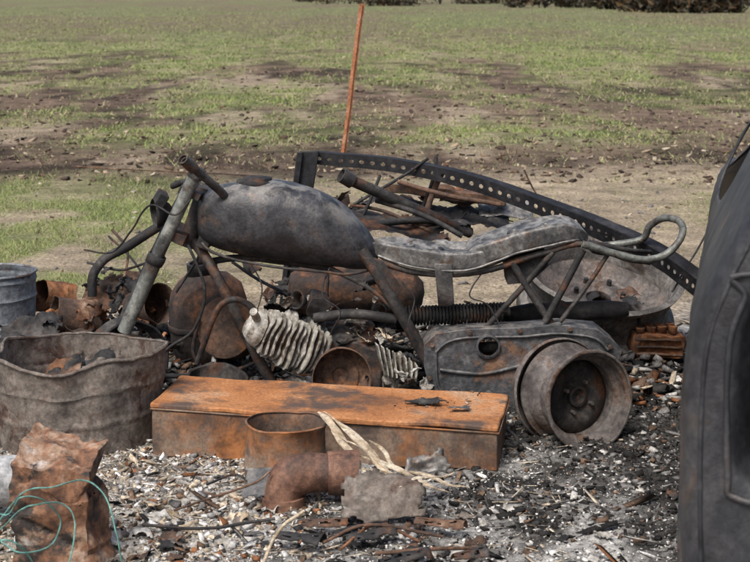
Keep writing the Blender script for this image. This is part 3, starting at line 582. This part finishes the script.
box('block',c,(.2,.14,.09),M_rust,e,rot=(0,4,12),n=(10,8,6),dent=.014,dsc=16)
for k in range(4):
    for j in (0,1):
        p=c+Vector((-.072+k*.048,.03-j*.06+.01*k,.05));lathe('port_%d_%d'%(k,j),[(.018,-.01),(.02,.02),(.012,.022),(.011,-.01)],p,(0,0,1),M_rust,e,seg=12,solid=.002)
for k in range(3): box('fin_%d'%k,c+Vector((0,-.075,-.03+k*.03)),(.21,.02,.008),M_brown,e,rot=(0,4,12),n=(10,2,1),dent=.008)
tube('stud',[c+Vector((-.07,0,.04)),c+Vector((-.075,0,.13))],.008,M_dark,e,n=2)
# ------------------------------------------------------------ drums
def drum(name,c,r,h,mat,ribs,dent,floor=.02,rb_h=.006,wob=0):
    e=empty(name,c);pr=[(0.001,floor),(r*.97,floor),(r,.0)];NS=40
    for k in range(NS+1):
        t=k/NS;q=r
        for rb in ribs: q+=rb_h*math.exp(-((t-rb)/.022)**2)
        pr.append((q,h*t))
    pr.append((r+.007,h+.004));pr.append((r+.002,h+.01))
    V,Fc=lathe_geo(pr,c,(0,0,1),96)
    def bend(v):
        t=max(0,(v.z-c[2])/h);a=math.atan2(v.y-c[1],v.x-c[0])
        k=wob*t*(.6*math.sin(2*a+.4)+.5*math.sin(3*a+2)+.28*math.sin(7*a+1)+.2*math.sin(11*a))
        rad=Vector((math.cos(a),math.sin(a),0));v=v+rad*k
        v.z+=wob*.5*t*math.sin(2*a+2.)+wob*.25*t*math.sin(5*a);return v
    V=[bend(Vector(v)) for v in V]
    mk('shell',V,Fc,mat,e,solid=.003,dent=dent,dsc=8,angle=50)
    ring=[bend(Vector(c)+Vector(((r+.004)*math.cos(a),(r+.004)*math.sin(a),h+.006))) for a in np.linspace(0,2*math.pi,97)]
    V,Fc=sweep_geo(ring,.0065,seg=8,n=1);mk('rolled_rim',V,Fc,mat,e,dent=dent,dsc=8)
    return e
e=drum('cut_down_drum',(-1.085,5.5,0),.285,.315,M_drum,(.36,.7),.012,wob=.026,rb_h=.005)
lump('ash_fill',(-1.085,5.5,.1),(.24,.24,.07),M_ash,e,.2,8,4)
for k in range(6): crumple('scrap_in_drum_%d'%k,(-1.085+random.uniform(-.15,.15),5.55+random.uniform(-.1,.15),.2),(.16,.05,.03),(-.02,.12,.09),random.choice([M_dark,M_drum,M_brown]),e,n=12,amp=.04,torn=.4,seed=k)
drum('steel_drum',(-1.775,6.9,0),.205,.34,M_blue,(.35,.7,.93),.004,wob=.004)
e=empty('crushed_rusty_canister',(-.9,4.35,0))
V,Fc=hexa_geo([(-1.03,4.2,0),(-.775,4.17,0),(-.74,4.36,0),(-1.0,4.40,0),(-1.04,4.21,.31),(-.80,4.21,.28),(-.765,4.36,.325),(-1.0,4.42,.36)],(28,18,34))
V2=[]
for v in V:
    q=noise.noise(v*6)+.6*abs(noise.noise(v*12))+.12*noise.noise(v*34);cc=Vector((-.9,4.29,v.z))
    fold=-.02*math.exp(-((v.z-.2-.25*(v.x+.9))/.014)**2)-.016*math.exp(-((v.z-.1+.4*(v.x+.9))/.012)**2)
    V2.append(v+(v-cc)*(q*.26-.1+fold*6)+Vector((0,0,(noise.noise(v*9+Vector((3,0,0)))*.045-abs(noise.noise(v*20))*.02) if v.z>.2 else 0)))
M_can=burnt('canister_rust',[(.25,(.035,.025,.02)),(.42,(.12,.06,.038)),(.55,(.24,.115,.06)),(.68,(.34,.23,.16)),(.84,(.48,.44,.4))],9,.75,0,.4,rust=((.05,.04,.035),.52,.63,6),contrast=.4)
mk('body',V2,Fc,M_can,e,angle=24)
e=empty('pale_pipe_offcut',(-1.12,4.55,.1));tube('pipe',[(-1.32,4.62,.12),(-1.13,4.6,.13),(-1.075,4.6,.13)],.075,M_white,e,hollow=.006,n=3,seg=24)
e=empty('teal_cord',(-1.0,4.05,.15));d=4.08
for i,pl in enumerate([[(-20,560),(0,520),(25,492),(52,486),(80,480),(104,494),(116,530),(122,566)],[(-25,500),(5,515),(20,498),(42,500),(60,520),(50,546),(20,552),(-5,540),(-22,560)],[(0,530),(18,512),(34,505),(62,503),(74,520),(70,560),(60,580)],[(-20,545),(10,541),(30,556),(36,580)]]):
    tube('strand_%d'%i,[P(u,min(v,586),d+.05*math.sin(j*1.7+i)) for j,(u,v) in enumerate(pl)],.0022,M_cord,e,seg=6,dent=.004)
def can(name,c,axis,r,h,mat,dent=.016):
    e=empty(name,c);lathe('shell',[(.001,0),(r*.95,0),(r,.01),(r,h*.3),(r*1.03,h*.33),(r,h*.36),(r,h*.97),(r*1.04,h)],c,axis,mat,e,seg=40,dent=dent,solid=.002,dsc=10)
can('rusty_paint_can',P(96,318,6.9),(-.85,-.45,.1),.085,.2,M_brown)
can('rusty_paint_can',P(70,300,7.2),(-.7,-.6,.25),.07,.17,M_rust)
can('rusty_paint_can',P(140,308,6.7),(.5,-.6,.2),.085,.18,M_brown)
e=empty('rusty_sheet_offcut',P(105,290,7));crumple('sheet',P(112,292,6.95),(.3,.1,.03),(0,.1,.16),M_brown,e,amp=.05,torn=.4,seed=8)
crumple('sheet_b',P(60,326,6.8),(.26,.1,.0),(0,.14,.1),M_rust,e,amp=.05,torn=.3,seed=9)
crumple('sheet_c',P(30,332,6.6),(.3,.05,.05),(0,.14,.08),M_dark,e,amp=.05,torn=.3,seed=10)
# ------------------------------------------------------------ trunk
e=empty('rusty_steel_trunk',(-.16,5.4,0))
crn=[(-.79,5.28),(.42,5.10),(.495,5.52),(-.745,5.72)];hz=[.183,.148,.15,.168]
def ring(s,f,off=0):
    cx=sum(p[0] for p in crn)/4;cy=sum(p[1] for p in crn)/4
    return [(cx+(p[0]-cx)*s,cy+(p[1]-cy)*s,z_*f+off) for p,z_ in zip(crn,hz)]
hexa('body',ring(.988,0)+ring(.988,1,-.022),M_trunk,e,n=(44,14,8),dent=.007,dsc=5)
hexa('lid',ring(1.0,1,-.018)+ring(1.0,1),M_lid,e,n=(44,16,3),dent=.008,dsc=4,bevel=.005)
tube('lid_rolled_edge',[Vector(ring(1.002,1,-.019)[i]) for i in (0,1,2)],.0035,M_trunk,e,n=1,seg=8,dent=0)
tube('end_handle',[(.455,5.22,.06),(.49,5.24,.045),(.505,5.33,.045),(.475,5.38,.06)],.006,M_dark,e)
crumple('charred_leaf',(.18,5.36,.166),(.16,.02,0),(0,.07,.0),M_dark,e,amp=.012,sc=20,torn=.7,seed=4)
crumple('ash_scrap',(.3,5.3,.163),(.1,.02,0),(0,.05,.0),M_case,e,amp=.008,sc=20,torn=.7,seed=6)
o=chips('trunk_top_grit',700,lambda n:(-.6+1.0*rng.random(n),5.3+.25*rng.random(n)),(.002,.009),(.3,.8),2,[K,D,B,G],[3,2,2,1],z0=.157,mod=lambda x,y:ss(.4,.6,fbm(x*6,y*6,3)))
o.parent=e;o.matrix_parent_inverse=Matrix.Translation(-e.location)
# ------------------------------------------------------------ tin and elbow
e=empty('open_rusty_tin',(-.3,4.99,0));lathe('shell',[(.001,.01),(.126,.01),(.13,0),(.13,.06),(.134,.065),(.13,.07),(.13,.18),(.137,.197),(.132,.2)],(-.3,4.99,0),(.03,.03,1),M_trunk,e,seg=56,solid=.003,dent=.009)
lump('ash_fill',(-.3,4.99,.04),(.1,.1,.04),M_dark,e,.2,14,6)
e=empty('clay_pipe_elbow',(-.2,4.78,.06))
tube('bend',[(-.29,4.76,-.02),(-.292,4.765,.04),(-.27,4.77,.082),(-.22,4.775,.098),(-.15,4.78,.098),(-.075,4.785,.095)],[.056,.06,.064,.06,.058,.058],M_terra,e,n=6,seg=32,hollow=.008,dent=.004)
tube('socket_collar',[(-.15,4.78,.097),(-.11,4.782,.097),(-.055,4.785,.094)],[.066,.07,.072],M_terra,e,n=3,seg=32,hollow=.01,dent=.003)
tube('base_collar',[(-.291,4.76,.03),(-.29,4.76,-.01)],.068,M_terra,e,n=3,seg=28)
e=empty('splintered_board',(.0,4.8,.08))
for k,(a,b_,w) in enumerate([((318,412,4.98),(352,452,4.85),.018),((336,420,4.95),(392,478,4.72),.02),((330,430,4.9),(372,482,4.7),.012),((352,455,4.85),(452,492,4.65),.015),((388,470,4.8),(470,486,4.7),.011),((370,440,4.9),(398,470,4.75),.01),((400,488,4.6),(455,470,4.7),.008),((324,412,4.97),(380,462,4.8),.006),((340,436,4.9),(410,486,4.68),.006),((360,470,4.7),(430,482,4.66),.007)]):
    p0=P(*a);p1=P(*b_)
    tube('splinter_%d'%k,[p0,p0.lerp(p1,.35)+Vector((0,0,.012)),p0.lerp(p1,.7)+Vector((.006,0,-.004)),p1],[w*.25,w,w*.8,w*.15],M_wood,e,seg=6,squash=.3,dent=.007,dsc=14,n=6)
e=empty('scrap_tin_sheet',(.03,4.5,.06))
crumple('sheet',P(383,502,4.6)+Vector((0,0,.012)),(.27,.03,-.02),(.0,.13,.12),M_drum,e,n=24,amp=.03,sc=7,torn=.35,seed=15)
e=empty('scrap_tin_sheet',(.15,4.7,.06));crumple('sheet',P(428,464,4.8),(.16,.03,.02),(.02,.08,.08),M_seat,e,n=16,amp=.03,sc=12,torn=.6,seed=6)
e=empty('scrap_tin_sheet',(-.35,4.7,.06));crumple('sheet',P(262,482,4.78),(.13,.0,.0),(.02,.05,.09),M_case,e,n=16,amp=.01,sc=8,torn=.3,seed=7)
e=empty('curled_charred_sheet',(-.08,4.35,.04))
for k,(u,v,d_) in enumerate([(345,520,4.42),(325,508,4.5),(370,524,4.4),(300,528,4.38),(440,508,4.5),(470,545,4.25),(405,548,4.22)]):
    q=P(u,v,d_);q.z=.03;n_=14;V=[];Fc=[];ang=random.uniform(-.5,.5);ln=random.uniform(.08,.16)
    for i in range(n_+1):
        for j in range(n_+1):
            a=(i/n_)*random.uniform(2.6,2.7);rr=.022+.012*(j/n_);xx=(j/n_-.5)*ln
            V.append(q+Vector((xx*math.cos(ang)-rr*math.cos(a)*math.sin(ang),xx*math.sin(ang)+rr*math.cos(a)*math.cos(ang),rr*math.sin(a)-.01)))
    for i in range(n_):
        for j in range(n_):
            if noise.noise(Vector((i*.5,j*.5,k*3)))>.32: continue
            Fc.append((i*(n_+1)+j,(i+1)*(n_+1)+j,(i+1)*(n_+1)+j+1,i*(n_+1)+j+1))
    mk('curl_%d'%k,V,Fc,[M_dark,M_brown,M_frame][k%3],e,solid=.002,dent=.006,dsc=20)
def scatter_scraps(name,n,x0,x1,y0,y1,mats,smin,smax):
    e=empty(name,((x0+x1)/2,(y0+y1)/2,0))
    for k in range(n):
        xx=random.uniform(x0,x1);yy=random.uniform(y0,y1);s=random.uniform(smin,smax);a=random.uniform(0,6.28)
        crumple('piece_%d'%k,(xx,yy,float(gh(xx,yy))+s*.08),(math.cos(a)*s,math.sin(a)*s,random.uniform(-.25,.25)*s),(-math.sin(a)*s*.6,math.cos(a)*s*.6,random.uniform(-.35,.35)*s),random.choice(mats),e,n=10,amp=s*.2,sc=2/s,torn=.6,seed=k*3+1)
scatter_scraps('foreground_scraps',95,-.8,.35,3.9,4.75,[M_ash,M_wood,M_brown,M_drum,M_dark,M_ash,M_dark],.03,.11)
scatter_scraps('foreground_scraps',44,.2,1.2,3.9,5.0,[M_ash,M_ash,M_dark,M_frame,M_dark],.02,.07)
scatter_scraps('yard_scraps',36,.5,1.5,5.6,6.8,[M_dark,M_brown,M_dark,M_frame],.04,.10)
for k,(pts,r,mt) in enumerate([([(-.62,4.62,.03),(-.5,4.66,.06),(-.38,4.7,.09),(-.33,4.72,.12)],.004,M_brown),([(-.7,4.5,.03),(-.5,4.48,.03),(-.3,4.5,.05)],.005,M_dark),([(-.32,4.1,.03),(-.27,4.2,.12),(-.2,4.25,.16)],.005,M_wood),([(-.15,4.35,.03),(-.02,4.42,.06),(.2,4.4,.03)],.005,M_brown),([(-.1,4.3,.03),(.0,4.45,.05),(.13,4.36,.03)],.004,M_rust),([(.0,4.3,.02),(.18,4.28,.04),(.3,4.34,.02)],.006,M_brown),([(-.9,4.15,.05),(-.5,4.02,.04),(-.3,4.1,.03)],.004,M_dark),([(-.55,4.9,.02),(-.45,4.85,.07),(-.38,4.82,.03)],.004,M_dark)]):
    rod('bent_wire',[Vector(p) for p in pts],r,mt)
# ------------------------------------------------------------ steel wheel
e=empty('steel_car_wheel',(.74,5.55,.17));axw=Vector((.42,-.9,.06)).normalized();c=P(591,397,5.36);c.z=.17
lathe('rim',[(.170,-.0),(.179,-.004),(.179,-.01),(.162,-.018),(.157,-.05),(.138,-.065),(.135,-.12),(.155,-.14),(.16,-.17),(.178,-.178),(.178,-.186)],c,axw,M_rim,e,seg=72,solid=.0045,dent=.004)
lathe('disc',[(.136,-.11),(.118,-.098),(.09,-.085),(.07,-.088),(.055,-.1),(.04,-.1),(.036,-.085),(.028,-.083),(.02,-.095),(.001,-.096)],c,axw,M_frame,e,seg=48,solid=.004,dent=.003)
lathe('brake_drum',[(.001,-.19),(.14,-.19),(.15,-.2),(.15,-.25),(.11,-.26),(.001,-.26)],c,axw,M_dark,e,seg=48,solid=.003)
lathe('rear_flange',[(.188,-.2),(.192,-.21),(.18,-.215),(.165,-.23),(.16,-.28),(.12,-.3)],c,axw,M_rim,e,seg=56,solid=.004,dent=.004)
ex=axw.cross(Vector((0,0,1))).normalized();ey=ex.cross(axw)
for k in range(4):
    a=k*math.pi/2+.5;p=c+axw*-.088+(ex*math.cos(a)+ey*math.sin(a))*.058
    tube('stud_%d'%k,[p,p+axw*.02],.007,M_rim,e,n=2,seg=8)
# ------------------------------------------------------------ burnt car
e=empty('burnt_car',(1.4,4.5,0))
half=[(.0,.30),(.55,.28),(.74,.29),(.80,.34),(.825,.45),(.83,.6),(.828,.78),(.822,.94),(.80,1.02),(.785,1.06),(.735,1.16),(.66,1.29),(.58,1.37),(.4,1.41),(.0,1.42)]
full=[(-a,b_) for a,b_ in half]+[(a,b_) for a,b_ in half[::-1][1:-1]]
def sec(ly,inset,zmax):
    out=[]
    for a,b_ in full:
        zz=b_ if b_<.95 else .95+(b_-.95)*zmax
        out.append((a*(1-inset),ly,.6+(zz-.6)*(1-inset*.6)))
    return out
th=math.radians(-14);ct,st=math.cos(th),math.sin(th);O=Vector((.566,2.8,0))
def carw(p):
    lx=p[0]+.83;return Vector((O.x+lx*ct-p[1]*st,O.y+lx*st+p[1]*ct,p[2]))
rings=[sec(.0,.045,1),sec(.006,.024,1),sec(.03,.008,1),sec(.1,0,1),sec(.3,0,1),sec(.6,0,1),sec(.98,0,1),sec(1.08,0,1),sec(1.9,0,1),sec(2.0,0,1),sec(2.5,.0,.55),sec(2.75,.0,.06),sec(3.3,.01,.03),sec(3.75,.05,-.1),sec(3.85,.12,-.3)]
n_=len(full);V=[];Fc=[]
def clampring(wx,z0,z1,ly,k):
    o=[]
    for a,b_ in full:
        zz=max(z0,min(z1,b_));w_=wx-k*max(0,zz-.95)
        o.append((max(-w_,min(w_,a)),ly,zz))
    return o
hole=clampring(.725,.70,1.10,.012,.3)
lip=clampring(.738,.685,1.115,-.004,.3)
hole2=clampring(.70,.73,1.07,.08,.3)
for r_ in [hole2,hole,lip]+rings: V+=[carw(p) for p in r_]
for i in range(len(rings)+2):
    for k in range(n_):
        k2=(k+1)%n_
        zmid=(full[k][1]+full[k2][1])/2
        ly=((rings[i-3][0][1]+rings[i-2][0][1])/2) if i>=3 else 0
        if i>=3 and 1.04<zmid<1.3 and (1.08<ly<1.9 or 2.0<ly<2.5): continue
        Fc.append((i*n_+k,i*n_+k2,(i+1)*n_+k2,(i+1)*n_+k))
o=mk('body_shell',V,Fc,M_car,e,solid=.006,angle=60)
sb=o.modifiers.new('sub','SUBSURF');sb.levels=1;sb.render_levels=3
o.modifiers.move(1,0)
tx=bpy.data.textures.new('dents','CLOUDS');tx.noise_scale=.2;tx.noise_depth=2
dm=o.modifiers.new('dents','DISPLACE');dm.texture=tx;dm.strength=.012;dm.mid_level=.5;o.modifiers.move(2,1)
tube('rear_bumper',[carw((-.79,.2,.36)),carw((-.77,-.02,.36)),carw((-.5,-.06,.36)),carw((.5,-.06,.36)),carw((.77,-.02,.36)),carw((.79,.2,.36))],.045,M_car,e,n=5)
tube('panel_fold',[carw(p) for p in [(-.785,-.001,.42),(-.79,-.002,.7),(-.783,-.002,.92),(-.755,.001,1.04),(-.70,.004,1.16),(-.64,.005,1.26)]],.005,M_car,e,n=5,dent=.002)
tube('window_frame',[carw(p) for p in [(.0,-.006,.683),(-.6,-.006,.683),(-.725,-.006,.69),(-.74,-.006,.74),(-.74,-.006,.95),(-.71,-.006,1.06),(-.67,-.004,1.11),(0,-.004,1.118)]],.006,M_car,e,n=6,dent=.004)
for sx in (-1,1):
    for ly in (.7,3.1):
        cc=carw((sx*.84,ly,.22));ax_=(carw((sx*1.84,ly,.22))-cc).normalized()
        lathe('wheel',[(.17,0),(.18,-.01),(.16,-.03),(.14,-.1),(.18,-.16),(.18,-.17)],cc,ax_,M_rim,e,seg=40)
        lathe('wheel_disc',[(.15,-.05),(.09,-.03),(.05,-.05),(.001,-.05)],cc,ax_,M_dark,e,seg=40)
        lathe('wheel_arch',[(.27,-.012),(.29,.012),(.30,.0)],cc+Vector((0,0,.03)),ax_,M_dark,e,seg=40,a0=-1.5,a1=1.5)
for ly in (.9,1.3): box('seat_frame',carw((-.35,ly,.75)),(.5,.1,.6),M_dark,e,rot=(12,0,-14),dent=.02,n=(6,3,6))
box('floor_pan',carw((0,1.6,.33)),(1.5,3.0,.03),M_dark,e,rot=(0,0,-14),n=(6,10,1))
# ------------------------------------------------------------ stake
e=empty('rusty_stake',P(343,153,15.4));b0=P(343,158,15.4);t0=P(362,4,15.4)
prof=[(-.028,-.004),(-.004,-.004),(-.004,-.035),(.004,-.035),(.004,-.004),(.028,-.004),(.028,.004),(-.028,.004)]
V=[];Fc=[];NL=20
for k in range(NL+1):
    p=b0.lerp(t0,k/NL)
    for a,b_ in prof: V.append(p+Vector((a,b_,0)))
for k in range(NL):
    for j in range(8): Fc.append((k*8+j,k*8+(j+1)%8,(k+1)*8+(j+1)%8,(k+1)*8+j))
Fc+=[tuple(range(8)),tuple(NL*8+j for j in range(8))]
mk('star_picket',V,Fc,M_stake,e,dent=.006,dsc=3,smooth=False)
# ------------------------------------------------------------ far shrubs
ml,nt,b=new_mat('shrub_leaves');at=N(nt,'ShaderNodeAttribute',attribute_name='Col');nt.links.new(at.outputs['Color'],b.inputs['Base Color']);b.inputs['Roughness'].default_value=.9
def shrub(cx,cy,w,h,n,dk=1.):
    nb=14;bc=np.stack([cx+(rng.random(nb)-.5)*w,cy+(rng.random(nb)-.5)*w*.3,h*(.12+.6*rng.random(nb)**1.3)],-1);br=h*(.22+.2*rng.random(nb))
    i=rng.integers(0,nb,n);d=rng.normal(size=(n,3));d/=np.linalg.norm(d,axis=1)[:,None]
    c=bc[i]+d*(br[i]*rng.random(n)**.35)[:,None];c[:,2]=np.abs(c[:,2])
    s=.12+.2*rng.random(n);V=c[:,None,:]+rng.normal(size=(n,3,3))*s[:,None,None]
    col=np.array([.07,.062,.042])*dk*(.4+1.3*rng.random((n,1)));col[rng.random(n)<.25]*=np.array([1.3,.9,.6])
    root=empty('shrub',(cx,cy,0));o=npmesh('foliage',V.reshape(-1,3),np.arange(3*n).reshape(-1,3),ml,np.repeat(col,3,0),quads=False)
    o.parent=root;o.matrix_parent_inverse=Matrix.Translation(-root.location)
    for k in range(4): tube('stem_%d'%k,[(cx+random.uniform(-.1,.1),cy,-.1),(cx+random.uniform(-w,w)*.12,cy,h*.35),tuple(bc[k])],[.12,.08,.03],M_dark,root,seg=6,dent=.03,dsc=1)
for u,v,w,h in [(350,4,60,5),(392,6,50,5),(440,4,70,5),(490,4,60,5),(545,8,70,5),(578,7,44,5),(622,10,54,5),(655,12,60,5),(690,13,60,5),(716,13,34,4),(310,2,60,4),(240,-1,90,5),(140,-1.5,110,5),(770,6,60,5)]:
    d=H*F/(v+5);shrub((u-375)*d/F,d,w*d/F,h*min(d/150,2.2),2600)
# ------------------------------------------------------------ light, world, camera
w=bpy.data.worlds.new('World');scn.world=w;w.use_nodes=True;nt=w.node_tree
sky=nt.nodes.new('ShaderNodeTexSky');sky.sky_type='NISHITA';sky.sun_disc=False
el,az=math.radians(55),math.radians(208)
sky.sun_elevation=el;sky.sun_rotation=az;sky.dust_density=5;sky.air_density=1;sky.ozone_density=.8
bg=nt.nodes['Background'];bg.inputs[1].default_value=.15;nt.links.new(sky.outputs[0],bg.inputs[0])
L_=bpy.data.lights.new('sun','SUN');L_.energy=3.0;L_.angle=math.radians(18);L_.color=(1,.965,.92)
so=bpy.data.objects.new('sun',L_);scn.collection.objects.link(so)
dv=Vector((math.sin(az)*math.cos(el),math.cos(az)*math.cos(el),math.sin(el)))
so.rotation_euler=dv.to_track_quat('Z','Y').to_euler();so.location=dv*20
cam=bpy.data.cameras.new('camera');co=bpy.data.objects.new('camera',cam);scn.collection.objects.link(co)
co.location=(0,0,H);co.rotation_euler=(math.radians(90),0,0)
cam.sensor_width=36;cam.lens=36*F/750;cam.shift_y=-286/750;cam.clip_end=3000
cam.dof.use_dof=True;cam.dof.focus_distance=5.9;cam.dof.aperture_fstop=9
scn.camera=co
scn.view_settings.view_transform='Standard';scn.view_settings.look='None';scn.view_settings.exposure=0
